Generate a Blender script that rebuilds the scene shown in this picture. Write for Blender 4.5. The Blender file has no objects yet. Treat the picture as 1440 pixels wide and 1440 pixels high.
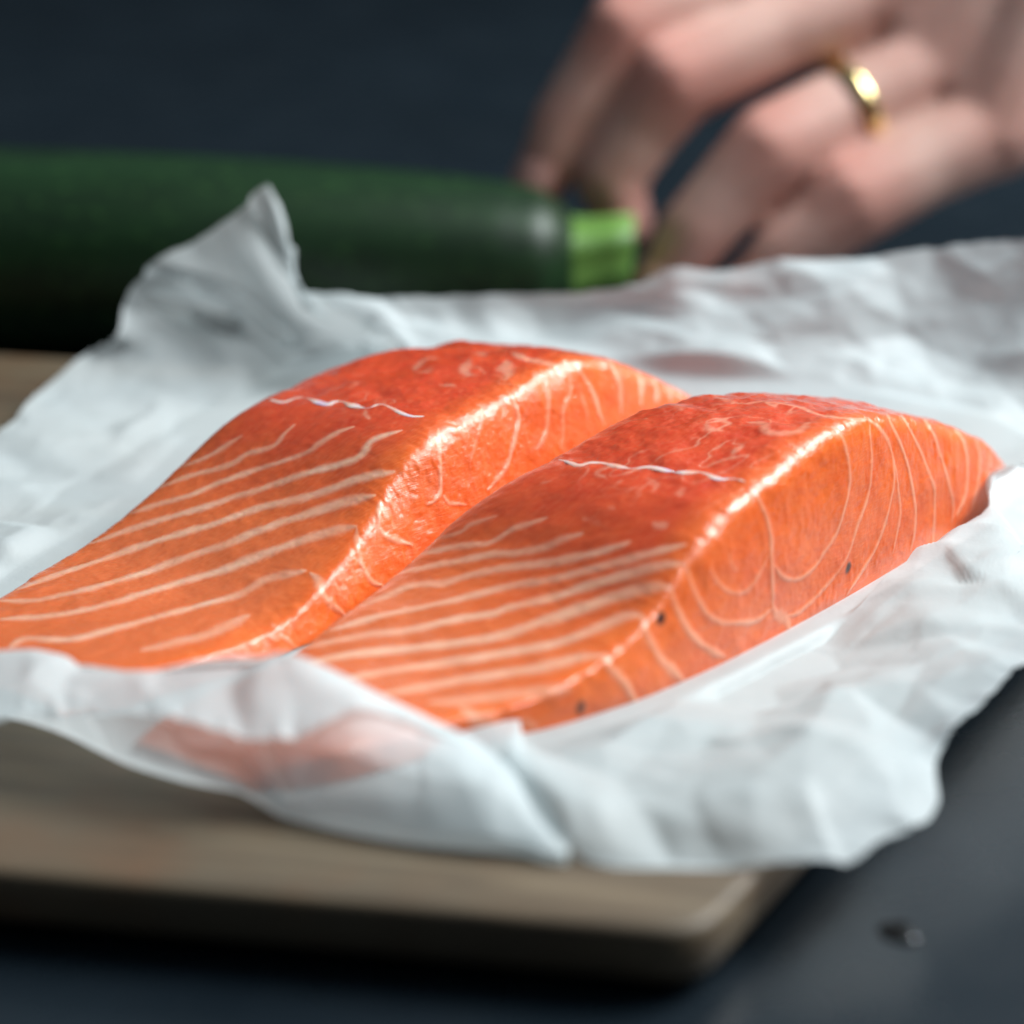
import bpy, bmesh, math, random
import numpy as np
from mathutils import Vector, Matrix
from mathutils.bvhtree import BVHTree
from mathutils.geometry import delaunay_2d_cdt

random.seed(7)
rng = np.random.default_rng(11)
sc = bpy.context.scene
col = sc.collection

# ------------------------------------------------------------------ camera
PITCH, DIST, LENS = 21.0, 0.56, 70.0
TARGET = np.array((0.0, 0.0, 0.025))
_p = math.radians(PITCH)
FW = np.array((0.0, math.cos(_p), -math.sin(_p)))
RT = np.array((1.0, 0.0, 0.0))
UP = np.cross(RT, FW)
CAM = TARGET - DIST * FW
FPX = LENS / 24.0 * 1440.0
cd = bpy.data.cameras.new('camera')
cam = bpy.data.objects.new('camera', cd)
col.objects.link(cam)
cd.sensor_width = 24.0
cd.lens = LENS
cd.clip_start = 0.01
cd.clip_end = 50.0
cam.location = CAM
cam.rotation_euler = (math.radians(90 - PITCH), 0, 0)
cd.dof.use_dof = True
cd.dof.focus_distance = 0.555
cd.dof.aperture_fstop = 4.2
cd.dof.aperture_blades = 0
sc.camera = cam

# ------------------------------------------------------------------ light
world = bpy.data.worlds.new('World')
sc.world = world
world.use_nodes = True
bgn = world.node_tree.nodes['Background']
wn, wl = world.node_tree.nodes, world.node_tree.links
wgeo = wn.new('ShaderNodeTexCoord')
wsep = wn.new('ShaderNodeSeparateXYZ')
wl.new(wgeo.outputs['Generated'], wsep.inputs[0])
wramp = wn.new('ShaderNodeValToRGB')                  # dark walls, lighter ceiling
wramp.color_ramp.interpolation = 'EASE'
wramp.color_ramp.elements[0].position = 0.24
wramp.color_ramp.elements[0].color = (0.004, 0.006, 0.010, 1)
wramp.color_ramp.elements[1].position = 0.52
wramp.color_ramp.elements[1].color = (0.30, 0.40, 0.47, 1)
wl.new(wsep.outputs['Z'], wramp.inputs[0])
wl.new(wramp.outputs[0], bgn.inputs[0])
bgn.inputs[1].default_value = 0.42


def area(name, loc, tgt, size, power, color):
    ld = bpy.data.lights.new(name, 'AREA')
    ld.shape = 'RECTANGLE'
    ld.size, ld.size_y = size
    ld.energy = power
    ld.color = color
    o = bpy.data.objects.new(name, ld)
    col.objects.link(o)
    o.location = loc
    d = Vector(tgt) - Vector(loc)
    o.rotation_euler = d.to_track_quat('-Z', 'Y').to_euler()
    return o


area('window_light', (0.62, 0.20, 0.72), (0.0, 0.0, 0.02), (0.60, 0.42), 22.0, (0.93, 0.985, 1.0))

sc.view_settings.view_transform = 'Standard'
sc.view_settings.look = 'None'
sc.view_settings.exposure = 0.0
sc.view_settings.gamma = 1.0
sc.cycles.use_denoising = True
sc.cycles.max_bounces = 7
sc.cycles.transparent_max_bounces = 12

# ------------------------------------------------------------------ helpers
CM = 0.01


def ray(x, y):
    return FW + RT * (x - 720.0) / FPX + UP * (720.0 - y) / FPX


def at_z(x, y, zcm):          # pixel -> point on the horizontal plane z
    d = ray(x, y)
    return CAM + d * ((zcm * CM - CAM[2]) / d[2])


def at_y(x, y, ycm):          # pixel -> point on the upright plane y
    d = ray(x, y)
    return CAM + d * ((ycm * CM - CAM[1]) / d[1])


def link(name, me, mat=None, parent=None, smooth=True):
    o = bpy.data.objects.new(name, me)
    col.objects.link(o)
    if mat:
        me.materials.append(mat)
    if smooth:
        me.polygons.foreach_set('use_smooth', [True] * len(me.polygons))
    if parent:
        o.parent = parent
    return o


def tag(o, label, cat, group=None, kind=None):
    if label:
        o['label'] = label
    if cat:
        o['category'] = cat
    if group:
        o['group'] = group
    if kind:
        o['kind'] = kind
    return o


def empty(name, loc):
    o = bpy.data.objects.new(name, None)
    o.empty_display_size = 0.02
    o.location = loc
    col.objects.link(o)
    return o


def grid_mesh(name, V, wrap_u=False):
    """V: (nu, nv, 3) -> quad mesh"""
    nu, nv, _ = V.shape
    iu = np.arange(nu if wrap_u else nu - 1)
    iv = np.arange(nv - 1)
    A, B = np.meshgrid(iu, iv, indexing='ij')
    A2 = (A + 1) % nu
    q = np.stack([A * nv + B, A2 * nv + B, A2 * nv + B + 1, A * nv + B + 1], -1).reshape(-1, 4)
    me = bpy.data.meshes.new(name)
    nvt, nf = nu * nv, len(q)
    me.vertices.add(nvt)
    me.vertices.foreach_set('co', V.reshape(-1).astype(np.float32))
    me.loops.add(nf * 4)
    me.loops.foreach_set('vertex_index', q.reshape(-1).astype(np.int32))
    me.polygons.add(nf)
    me.polygons.foreach_set('loop_start', (np.arange(nf) * 4).astype(np.int32))
    me.update(calc_edges=True)
    me.validate()
    return me


def attr(me, name, data, typ='FLOAT'):
    a = me.attributes.new(name, typ, 'POINT')
    a.data.foreach_set('value' if typ == 'FLOAT' else 'vector', np.ascontiguousarray(data, dtype=np.float32).reshape(-1))


def vnoise(x, y, seed=0):
    """smooth 2-d value noise in -1..1"""
    r = np.random.default_rng(seed).random((256, 256)) * 2 - 1
    xi = np.floor(x).astype(int)
    yi = np.floor(y).astype(int)
    fx, fy = x - xi, y - yi
    fx = fx * fx * (3 - 2 * fx)
    fy = fy * fy * (3 - 2 * fy)
    g = lambda a, b: r[a % 256, b % 256]
    return (g(xi, yi) * (1 - fx) + g(xi + 1, yi) * fx) * (1 - fy) + (g(xi, yi + 1) * (1 - fx) + g(xi + 1, yi + 1) * fx) * fy


def fbm(x, y, o=4, seed=0):
    s, a, t = 0, 1.0, 0
    for k in range(o):
        s = s + a * vnoise(x * 2 ** k + 13.7 * k, y * 2 ** k + 5.1 * k, seed + k)
        t += a
        a *= 0.5
    return s / t


def smooth1(a, sig, axis=0):
    if sig <= 0:
        return a
    r = int(sig * 3) + 1
    k = np.exp(-0.5 * (np.arange(-r, r + 1) / sig) ** 2)
    k /= k.sum()
    a = np.moveaxis(a, axis, 0)
    first = 2 * a[:1] - a[1:r + 1][::-1]
    last = 2 * a[-1:] - a[-r - 1:-1][::-1]
    p = np.concatenate([first, a, last], 0)
    out = np.zeros_like(a)
    for i, w in enumerate(k):
        out += w * p[i:i + len(a)]
    return np.moveaxis(out, 0, axis)


def sstep(a, b, x):
    t = np.clip((x - a) / (b - a), 0, 1)
    return t * t * (3 - 2 * t)


class Mat:
    def __init__(self, name):
        self.m = bpy.data.materials.new(name)
        self.m.use_nodes = True
        self.nt = self.m.node_tree
        self.nt.nodes.clear()
        self.out = self.n('ShaderNodeOutputMaterial')

    def n(self, t, **kw):
        nd = self.nt.nodes.new(t)
        for k, v in kw.items():
            setattr(nd, k, v)
        return nd

    def set(self, nd, name, v):
        s = nd.inputs[name]
        if hasattr(v, 'is_output'):
            self.nt.links.new(v, s)
        else:
            s.default_value = v

    def bsdf(self, **kw):
        b = self.n('ShaderNodeBsdfPrincipled')
        for k, v in kw.items():
            self.set(b, k.replace('_', ' '), v)
        return b

    def attr(self, name):
        return self.n('ShaderNodeAttribute', attribute_name=name)

    def noise(self, vec, scale, detail=4, rough=0.55, dist=0.0):
        t = self.n('ShaderNodeTexNoise')
        self.set(t, 'Vector', vec)
        self.set(t, 'Scale', scale)
        self.set(t, 'Detail', detail)
        self.set(t, 'Roughness', rough)
        self.set(t, 'Distortion', dist)
        return t.outputs['Fac']

    def mapping(self, vec, scale):
        t = self.n('ShaderNodeMapping')
        self.set(t, 'Vector', vec)
        self.set(t, 'Scale', scale)
        return t.outputs[0]

    def ramp(self, fac, stops):
        t = self.n('ShaderNodeValToRGB')
        e = t.color_ramp.elements
        while len(e) < len(stops):
            e.new(0.5)
        for s, (p, c) in zip(e, stops):
            s.position = p
            s.color = c if len(c) == 4 else (*c, 1)
        self.set(t, 'Fac', fac)
        return t.outputs['Color']

    def mix(self, fac, a, b, mode='MIX'):
        t = self.n('ShaderNodeMix', data_type='RGBA', blend_type=mode)
        self.nt.links.new(fac, t.inputs[0]) if hasattr(fac, 'is_output') else setattr(t.inputs[0], 'default_value', fac)
        for s, v in ((t.inputs[6], a), (t.inputs[7], b)):
            if hasattr(v, 'is_output'):
                self.nt.links.new(v, s)
            else:
                s.default_value = v if len(v) == 4 else (*v, 1)
        return t.outputs[2]

    def math(self, op, a, b=0.0):
        t = self.n('ShaderNodeMath', operation=op)
        for i, v in enumerate((a, b)):
            if hasattr(v, 'is_output'):
                self.nt.links.new(v, t.inputs[i])
            else:
                t.inputs[i].default_value = v
        return t.outputs[0]

    def bump(self, h, strength, dist, normal=None):
        t = self.n('ShaderNodeBump')
        self.set(t, 'Strength', strength)
        self.set(t, 'Distance', dist)
        self.set(t, 'Height', h)
        if normal:
            self.set(t, 'Normal', normal)
        return t.outputs[0]

    def done(self, shader):
        self.nt.links.new(shader, self.out.inputs['Surface'])
        return self.m


# ------------------------------------------------------------------ materials
def mat_counter():
    M = Mat('countertop_stone')
    co = M.n('ShaderNodeTexCoord').outputs['Object']
    big = M.noise(co, 14, 5)
    base = M.ramp(big, [(0.3, (0.0046, 0.0086, 0.0128)), (0.7, (0.0074, 0.0132, 0.0190))])
    v = M.n('ShaderNodeTexVoronoi')
    M.set(v, 'Vector', co)
    M.set(v, 'Scale', 420)
    spot = M.ramp(v.outputs['Distance'], [(0.08, (1, 1, 1)), (0.22, (0, 0, 0))])
    pick = M.ramp(M.noise(co, 170, 2), [(0.50, (0, 0, 0)), (0.56, (1, 1, 1))])
    f = M.math('MULTIPLY', spot, pick)
    c = M.mix(f, base, (0.001, 0.0015, 0.002))
    v2 = M.n('ShaderNodeTexVoronoi')
    M.set(v2, 'Vector', co)
    M.set(v2, 'Scale', 260)
    s2 = M.ramp(v2.outputs['Distance'], [(0.02, (1, 1, 1)), (0.06, (0, 0, 0))])
    p2 = M.ramp(M.noise(co, 90, 2), [(0.66, (0, 0, 0)), (0.70, (1, 1, 1))])
    c = M.mix(M.math('MULTIPLY', s2, p2), c, (0.25, 0.27, 0.29))
    r = M.ramp(M.noise(co, 40, 5), [(0.3, (0.22,) * 3), (0.7, (0.31,) * 3)])
    b = M.bsdf(Base_Color=c, Roughness=r, IOR=1.65)
    M.set(b, 'Normal', M.bump(M.noise(co, 500, 3), 0.12, 0.0004))
    return M.done(b.outputs[0])


def mat_wood():
    M = Mat('worn_board_wood')
    co = M.n('ShaderNodeTexCoord').outputs['Object']
    st = M.mapping(co, (5, 70, 70))
    g = M.noise(st, 1.6, 8, 0.62, 1.2)
    fine = M.noise(M.mapping(co, (14, 420, 420)), 1.0, 5, 0.6)
    c = M.ramp(g, [(0.36, (0.040, 0.023, 0.012)), (0.5, (0.100, 0.066, 0.036)), (0.64, (0.170, 0.122, 0.073))])
    c = M.mix(M.ramp(fine, [(0.35, (0.65,) * 3), (0.6, (0, 0, 0))]), c, (0.10, 0.066, 0.037))
    blot = M.noise(co, 22, 4, 0.6)
    c = M.mix(M.ramp(blot, [(0.50, (0, 0, 0)), (0.62, (0.75,) * 3)]), c, (0.115, 0.055, 0.024))
    grey = M.noise(co, 9, 4, 0.6)
    c = M.mix(M.ramp(grey, [(0.4, (0, 0, 0)), (0.7, (0.65,) * 3)]), c, (0.118, 0.108, 0.078))
    b = M.bsdf(Base_Color=c, Roughness=0.55)
    M.set(b, 'Normal', M.bump(g, 0.25, 0.0015, M.bump(fine, 0.25, 0.0005)))
    return M.done(b.outputs[0])


def mat_salmon():
    M = Mat('salmon_flesh')
    sn = M.attr('sheet').outputs['Vector']
    fat = M.attr('fat').outputs['Fac']
    red = M.attr('red').outputs['Fac']
    spot = M.attr('spot').outputs['Fac']
    pale = M.attr('pale').outputs['Fac']
    n1 = M.noise(sn, 1.5, 4, 0.6)
    fibre = M.noise(M.mapping(sn, (2.2, 22, 1)), 2.0, 4, 0.6, 0.4)
    fib2 = M.noise(M.mapping(sn, (20, 2.0, 1)), 2.0, 4, 0.6, 0.5)
    orange = M.ramp(n1, [(0.3, (0.78, 0.118, 0.012)), (0.7, (0.87, 0.168, 0.021))])
    deep = M.ramp(n1, [(0.3, (0.56, 0.036, 0.006)), (0.7, (0.70, 0.066, 0.011))])
    c = M.mix(red, orange, deep)
    c = M.mix(pale, c, (0.70, 0.145, 0.040))
    c = M.mix(M.ramp(fibre, [(0.5, (0, 0, 0)), (0.75, (0.30,) * 3)]), c, (0.86, 0.36, 0.19))
    fatc = M.ramp(n1, [(0.3, (0.84, 0.42, 0.26)), (0.7, (0.87, 0.52, 0.37))])
    c = M.mix(fat, c, fatc)
    c = M.mix(spot, c, (0.012, 0.003, 0.002))
    b = M.bsdf(Base_Color=c, IOR=1.40)
    M.set(b, 'Roughness', M.ramp(M.noise(sn, 6, 4, 0.6), [(0.3, (0.28,) * 3), (0.7, (0.42,) * 3)]))
    b.subsurface_method = 'RANDOM_WALK'
    M.set(b, 'Subsurface Weight', 0.30)
    M.set(b, 'Subsurface Radius', (1.0, 0.30, 0.12))
    M.set(b, 'Subsurface Scale', 0.0035)
    M.set(b, 'Coat Weight', 1.0)
    M.set(b, 'Coat IOR', 1.45)
    M.set(b, 'Coat Roughness', M.ramp(M.noise(sn, 3, 4, 0.6), [(0.35, (0.05,) * 3), (0.7, (0.12,) * 3)]))
    soft = M.noise(sn, 2.6, 3, 0.5)
    M.set(b, 'Normal', M.bump(M.math('ADD', M.math('MULTIPLY', fibre, 0.35), soft), 0.35, 0.0009))
    comb = M.noise(M.mapping(sn, (9, 2.4, 1)), 1.3, 4, 0.62, 1.2)
    hh = M.math('ADD', M.math('MULTIPLY', comb, 0.8), M.math('ADD', M.math('MULTIPLY', fibre, 0.25), M.math('MULTIPLY', soft, 1.3)))
    M.set(b, 'Coat Normal', M.bump(hh, 0.5, 0.0005))
    return M.done(b.outputs[0])


def mat_skin_fish():
    M = Mat('salmon_skin')
    co = M.n('ShaderNodeTexCoord').outputs['Object']
    c = M.ramp(M.noise(co, 120, 3), [(0.3, (0.16, 0.15, 0.15)), (0.7, (0.42, 0.36, 0.34))])
    return M.done(M.bsdf(Base_Color=c, Roughness=0.3, Metallic=0.2).outputs[0])


def mat_membrane():
    M = Mat('salmon_membrane')
    co = M.n('ShaderNodeTexCoord').outputs['Object']
    c = M.ramp(M.noise(co, 160, 3), [(0.35, (0.86, 0.42, 0.32)), (0.55, (0.88, 0.62, 0.58)), (0.7, (0.72, 0.52, 0.66))])
    b = M.bsdf(Base_Color=c, Roughness=0.25, Coat_Weight=0.4)
    M.set(b, 'Subsurface Weight', 0.3)
    M.set(b, 'Subsurface Scale', 0.002)
    return M.done(b.outputs[0])


def mat_paper():
    M = Mat('waxed_paper')
    co = M.n('ShaderNodeTexCoord').outputs['Object']
    mott = M.noise(co, 55, 5, 0.6)
    c = M.ramp(mott, [(0.3, (0.77, 0.84, 0.855)), (0.7, (0.85, 0.905, 0.915))])
    b = M.bsdf(Base_Color=c, Roughness=0.46, IOR=1.42)
    t = M.n('ShaderNodeBsdfTranslucent')
    M.set(t, 'Color', (0.86, 0.89, 0.89, 1))
    tr = M.n('ShaderNodeBsdfTransparent')
    M.set(tr, 'Color', (0.95, 0.97, 0.97, 1))
    nrm = M.bump(M.noise(co, 150, 4, 0.6), 0.25, 0.0008, M.bump(M.noise(co, 900, 3, 0.6), 0.12, 0.0003))
    M.set(b, 'Normal', nrm)
    M.set(t, 'Normal', nrm)
    m1 = M.n('ShaderNodeMixShader')
    m1.inputs[0].default_value = 0.34
    M.nt.links.new(b.outputs[0], m1.inputs[1])
    M.nt.links.new(t.outputs[0], m1.inputs[2])
    m2 = M.n('ShaderNodeMixShader')
    M.nt.links.new(M.ramp(mott, [(0.3, (0.22,) * 3), (0.7, (0.34,) * 3)]), m2.inputs[0])
    M.nt.links.new(m1.outputs[0], m2.inputs[1])
    M.nt.links.new(tr.outputs[0], m2.inputs[2])
    return M.done(m2.outputs[0])


def mat_zucchini():
    M = Mat('zucchini_peel')
    co = M.n('ShaderNodeTexCoord').outputs['Object']
    s = M.noise(M.mapping(co, (12, 60, 60)), 2.0, 4, 0.6)
    c = M.ramp(s, [(0.3, (0.003, 0.012, 0.0035)), (0.7, (0.007, 0.029, 0.007))])
    v = M.n('ShaderNodeTexVoronoi')
    M.set(v, 'Vector', M.mapping(co, (0.6, 1, 1)))
    M.set(v, 'Scale', 330)
    f = M.ramp(v.outputs['Distance'], [(0.12, (0.7,) * 3), (0.3, (0, 0, 0))])
    c = M.mix(f, c, (0.02, 0.06, 0.014))
    b = M.bsdf(Base_Color=c, Roughness=0.42, Specular_IOR_Level=0.3)
    M.set(b, 'Normal', M.bump(s, 0.3, 0.001))
    return M.done(b.outputs[0])


def mat_stem():
    M = Mat('zucchini_stem')
    co = M.n('ShaderNodeTexCoord').outputs['Object']
    s = M.noise(M.mapping(co, (20, 160, 160)), 2.0, 4, 0.6)
    c = M.ramp(s, [(0.3, (0.045, 0.12, 0.016)), (0.7, (0.15, 0.30, 0.05))])
    b = M.bsdf(Base_Color=c, Roughness=0.5)
    M.set(b, 'Normal', M.bump(s, 0.5, 0.001))
    return M.done(b.outputs[0])


def mat_skin():
    M = Mat('hand_skin')
    co = M.n('ShaderNodeTexCoord').outputs['Object']
    pink = M.attr('pink').outputs['Fac']
    n = M.noise(co, 45, 4)
    c = M.ramp(n, [(0.3, (0.60, 0.38, 0.315)), (0.7, (0.73, 0.50, 0.43))])
    c = M.mix(pink, c, (0.56, 0.15, 0.11))
    b = M.bsdf(Base_Color=c, Roughness=0.42)
    M.set(b, 'Subsurface Weight', 0.25)
    M.set(b, 'Subsurface Radius', (1.0, 0.35, 0.2))
    M.set(b, 'Subsurface Scale', 0.004)
    M.set(b, 'Normal', M.bump(M.noise(co, 420, 4), 0.3, 0.0006))
    return M.done(b.outputs[0])


def mat_nail():
    M = Mat('fingernail')
    b = M.bsdf(Base_Color=(0.70, 0.36, 0.31, 1), Roughness=0.22)
    return M.done(b.outputs[0])


def mat_gold():
    M = Mat('gold')
    b = M.bsdf(Base_Color=(0.92, 0.72, 0.34, 1), Metallic=1.0, Roughness=0.2)
    return M.done(b.outputs[0])


def mat_crumb():
    M = Mat('dark_crumb')
    co = M.n('ShaderNodeTexCoord').outputs['Object']
    c = M.ramp(M.noise(co, 900, 3), [(0.3, (0.003, 0.003, 0.003)), (0.7, (0.008, 0.008, 0.008))])
    return M.done(M.bsdf(Base_Color=c, Roughness=0.9, Specular_IOR_Level=0.1).outputs[0])


def mat_water():
    M = Mat('water_drop')
    return M.done(M.bsdf(Base_Color=(0.9, 0.95, 1, 1), Roughness=0.02, Transmission_Weight=1.0, IOR=1.33).outputs[0])


# ------------------------------------------------------------------ countertop
def slab(name, pts, z0, z1, mat, parent=None):
    bm = bmesh.new()
    lo = [bm.verts.new((x, y, z0)) for x, y in pts]
    hi = [bm.verts.new((x, y, z1)) for x, y in pts]
    bm.faces.new(hi)
    bm.faces.new(lo[::-1])
    for i in range(len(pts)):
        j = (i + 1) % len(pts)
        bm.faces.new((lo[i], lo[j], hi[j], hi[i]))
    me = bpy.data.meshes.new(name)
    bm.to_mesh(me)
    bm.free()
    return link(name, me, mat, parent, smooth=False)


ct = slab('countertop', [(-2.2, -0.9), (2.2, -0.9), (2.2, 3.0), (-2.2, 3.0)], -0.03, 0.0, mat_counter())
ct['kind'] = 'structure'

# ------------------------------------------------------------------ cutting board
ZB = 1.25                       # board top, cm
PAPER0 = 0.0002


def make_board():
    c = np.array((2.75, -13.85))                        # near right corner, cm
    dl = np.array((-10.4, 1.9)); dl /= np.linalg.norm(dl)
    dr = np.array((0.47, 0.883)); dr /= np.linalg.norm(dr)
    wid, dep = 36.0, 25.5
    P = [c, c + dr * dep, c + dr * dep + dl * (wid + 8), c + dl * wid]
    # outline with rounded corners
    def outline(inset, rad):
        cen = sum(P) / 4
        out = []
        for i in range(4):
            a, b, d = P[i - 1], P[i], P[(i + 1) % 4]
            u = (a - b) / np.linalg.norm(a - b)
            v = (d - b) / np.linalg.norm(d - b)
            bb = b + (u + v) * inset / abs(u[0] * v[1] - u[1] * v[0])
            for t in np.linspace(0, 1, 9):
                p0, p2 = bb + u * rad, bb + v * rad
                out.append((1 - t) ** 2 * p0 + 2 * t * (1 - t) * bb + t * t * p2)
        return out
    rings = [(1.15, 0.0), (0.25, 0.28), (0.06, 0.37), (0.0, 0.48), (0.0, ZB - 0.16), (0.03, ZB - 0.07), (0.10, ZB - 0.015), (0.19, ZB)]
    bm = bmesh.new()
    RV = []
    for ins, z in rings:
        RV.append([bm.verts.new((p[0] * CM, p[1] * CM, z * CM)) for p in outline(ins, 0.75)])
    n = len(RV[0])
    for a, b in zip(RV[:-1], RV[1:]):
        for i in range(n):
            j = (i + 1) % n
            bm.faces.new((a[i], a[j], b[j], b[i]))
    bm.faces.new(RV[-1])
    bm.faces.new(RV[0][::-1])
    bmesh.ops.recalc_face_normals(bm, faces=bm.faces)
    me = bpy.data.meshes.new('cutting_board')
    # grain runs along the front edge: put that direction on local x
    ang = math.atan2(-dl[1], -dl[0])
    org = Vector((c[0] * CM, c[1] * CM, 0))
    bm.transform(Matrix.Rotation(-ang, 4, 'Z') @ Matrix.Translation(-org))
    bm.to_mesh(me)
    bm.free()
    o = link('cutting_board', me, mat_wood())
    o.location = org
    o.rotation_euler.z = ang
    mod = o.modifiers.new('es', 'EDGE_SPLIT')
    mod.split_angle = math.radians(50)
    return tag(o, 'worn brown wooden cutting board under the white paper on the dark countertop', 'cutting board')


make_board()

# ------------------------------------------------------------------ salmon fillets
ZF = ZB + 0.05                   # fillet underside, cm
ORG = np.array((-0.9, -7.8))
LV = np.array((0.6534, 0.7570))
NV = np.array((-0.7570, 0.6534))


def sn_of(P):                   # world metres -> (s, n) cm
    q = P[:2] / CM - ORG
    return q @ LV, q @ NV


def plane_hit(x, y, ncut):      # pixel -> (s, h) on the upright plane n = ncut
    d = ray(x, y)
    N3 = np.array((NV[0], NV[1], 0))
    P0 = np.array((*(ORG + NV * ncut), 0)) * CM
    t = ((P0 - CAM) @ N3) / (d @ N3)
    P = CAM + t * d
    return sn_of(P)[0], P[2] / CM - ZF


def ridge_solve(px, nfun):
    out = []
    for x, y in px:
        n = nfun(5.0)
        for _ in range(12):
            s, h = plane_hit(x, y, n)
            n = nfun(s)
        out.append((s, h))
    return np.array(sorted(out))


def side_solve(px, hfun):
    out = []
    for x, y in px:
        h = hfun(5.0)
        for _ in range(40):
            s, n = sn_of(at_z(x, y, ZF + h))
            h = 0.5 * h + 0.5 * hfun(s)
        out.append((s, n))
    return np.array(sorted(out))


def poly(off, k, pts):
    return [(off[0] + a / k, off[1] + b / k) for a, b in pts]


R1, R2, R3, R4, R5, R6, R7 = (0, 560), (300, 460), (600, 460), (400, 700), (640, 620), (900, 540), (1080, 540)
# fat lines: (points, half width mm, strength)
LEFT_LINES = [
    (poly(R1, 4, [(960, 410), (1180, 320), (1360, 210)]), .42, .8),
    (poly(R1, 4, [(800, 545), (1060, 440), (1300, 370)]) + poly(R2, 4, [(200, 710), (340, 670), (400, 600), (460, 550)]), .42, .8),
    (poly(R1, 4, [(590, 700), (860, 605), (1060, 550), (1250, 470)]) + poly(R2, 4, [(250, 800), (500, 715), (600, 650), (700, 590), (790, 560)]), .45, .9),
    (poly(R1, 4, [(330, 890), (500, 820), (820, 710), (1060, 640), (1250, 580)]) + poly(R2, 4, [(250, 915), (500, 830), (650, 790), (790, 745), (850, 700), (880, 650), (960, 610), (1060, 580)]), .5, .95),
    (poly(R1, 4, [(90, 1080), (300, 1000), (600, 900), (830, 820), (1060, 750), (1250, 690)]) + poly(R2, 4, [(250, 1020), (400, 985), (600, 930), (800, 860), (1020, 810)]), .55, .95),
    (poly(R1, 4, [(0, 1140), (220, 1135), (500, 1070), (830, 975), (1060, 890), (1250, 830)]) + poly(R2, 4, [(250, 1150), (500, 1060), (700, 1000), (910, 945)]), .6, .95),
    (poly(R1, 4, [(0, 1245), (350, 1215), (600, 1160), (830, 1090), (1100, 1010), (1250, 970)]) + poly(R2, 4, [(250, 1290), (500, 1200), (650, 1150), (800, 1120)]), .65, .95),
    (poly(R1, 4, [(60, 1400), (150, 1350), (400, 1355), (700, 1280), (1000, 1200), (1340, 1105)]) + poly(R2, 4, [(300, 1420), (450, 1385), (520, 1370)]), .6, .9),
    (poly(R1, 4, [(800, 1420), (1000, 1370), (1200, 1320), (1400, 1220)]), .8, .8),
    # cut face
    (poly(R2, 4, [(1270, 570), (1275, 800), (1275, 920), (1240, 980), (1200, 1000)]), .30, .8),
    (poly(R2, 4, [(1280, 930), (1340, 985), (1420, 1000)]), .3, .7),
    (poly(R2, 4, [(1065, 880), (1100, 920), (1160, 980), (1200, 1000)]), .25, .5),
    (poly(R2, 4, [(940, 960), (930, 1080), (950, 1150), (1000, 1190), (1120, 1230)]), .32, .85),
    (poly(R2, 4, [(800, 1130), (810, 1250), (840, 1350), (890, 1430)]) + poly(R4, 4, [(560, 490)]), .35, .85),
    (poly(R4, 4, [(150, 420), (190, 460), (220, 550), (280, 620), (340, 660)]), .45, .8),
    (poly(R4, 4, [(-60, 700), (0, 780), (60, 850)]), .4, .7),
    (poly(R3, 4, [(310, 440), (310, 540), (260, 700), (240, 780)]), .25, .35),
    (poly(R3, 4, [(480, 380), (515, 500), (490, 660), (440, 800), (340, 920)]), .3, .75),
    (poly(R3, 4, [(640, 240), (680, 310), (680, 500), (660, 620), (620, 690)]), .35, .6),
    (poly(R3, 4, [(800, 250), (810, 360), (770, 480), (765, 600), (750, 690)]), .3, .5),
    (poly(R3, 4, [(850, 330), (900, 470), (915, 590)]), .3, .6),
    (poly(R3, 4, [(860, 250), (930, 360), (970, 480), (1000, 550)]), .4, .75),
    (poly(R3, 4, [(1020, 180), (1080, 300), (1090, 400), (1090, 490)]), .45, .75),
    (poly(R3, 4, [(1150, 190), (1195, 300), (1205, 450)]), .5, .85),
    (poly(R3, 4, [(1230, 210), (1290, 330), (1295, 450)]), .5, .85),
    (poly(R3, 4, [(1320, 230), (1370, 330), (1375, 430)]), .45, .8),
    (poly(R3, 4, [(1380, 270), (1420, 400)]), .4, .7),
    # mottled upper end
    (poly(R3, 4, [(450, 190), (440, 300)]), .7, .5),
    (poly(R3, 4, [(220, 180), (240, 260), (330, 270)]), .5, .45),
    (poly(R3, 4, [(60, 325), (160, 335)]), .4, .5),
    (poly(R3, 4, [(260, 150), (340, 150)]), .8, .5),
    (poly(R3, 4, [(480, 140), (560, 180), (640, 195), (740, 220), (790, 185)]), .5, .55),
    (poly(R3, 4, [(-60, 240), (0, 180), (60, 175)]), .5, .4),
    (poly(R2, 4, [(860, 455), (870, 520)]), .35, .5),
    (poly(R2, 4, [(1140, 250), (1240, 240)]), .6, .4),
]
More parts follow.
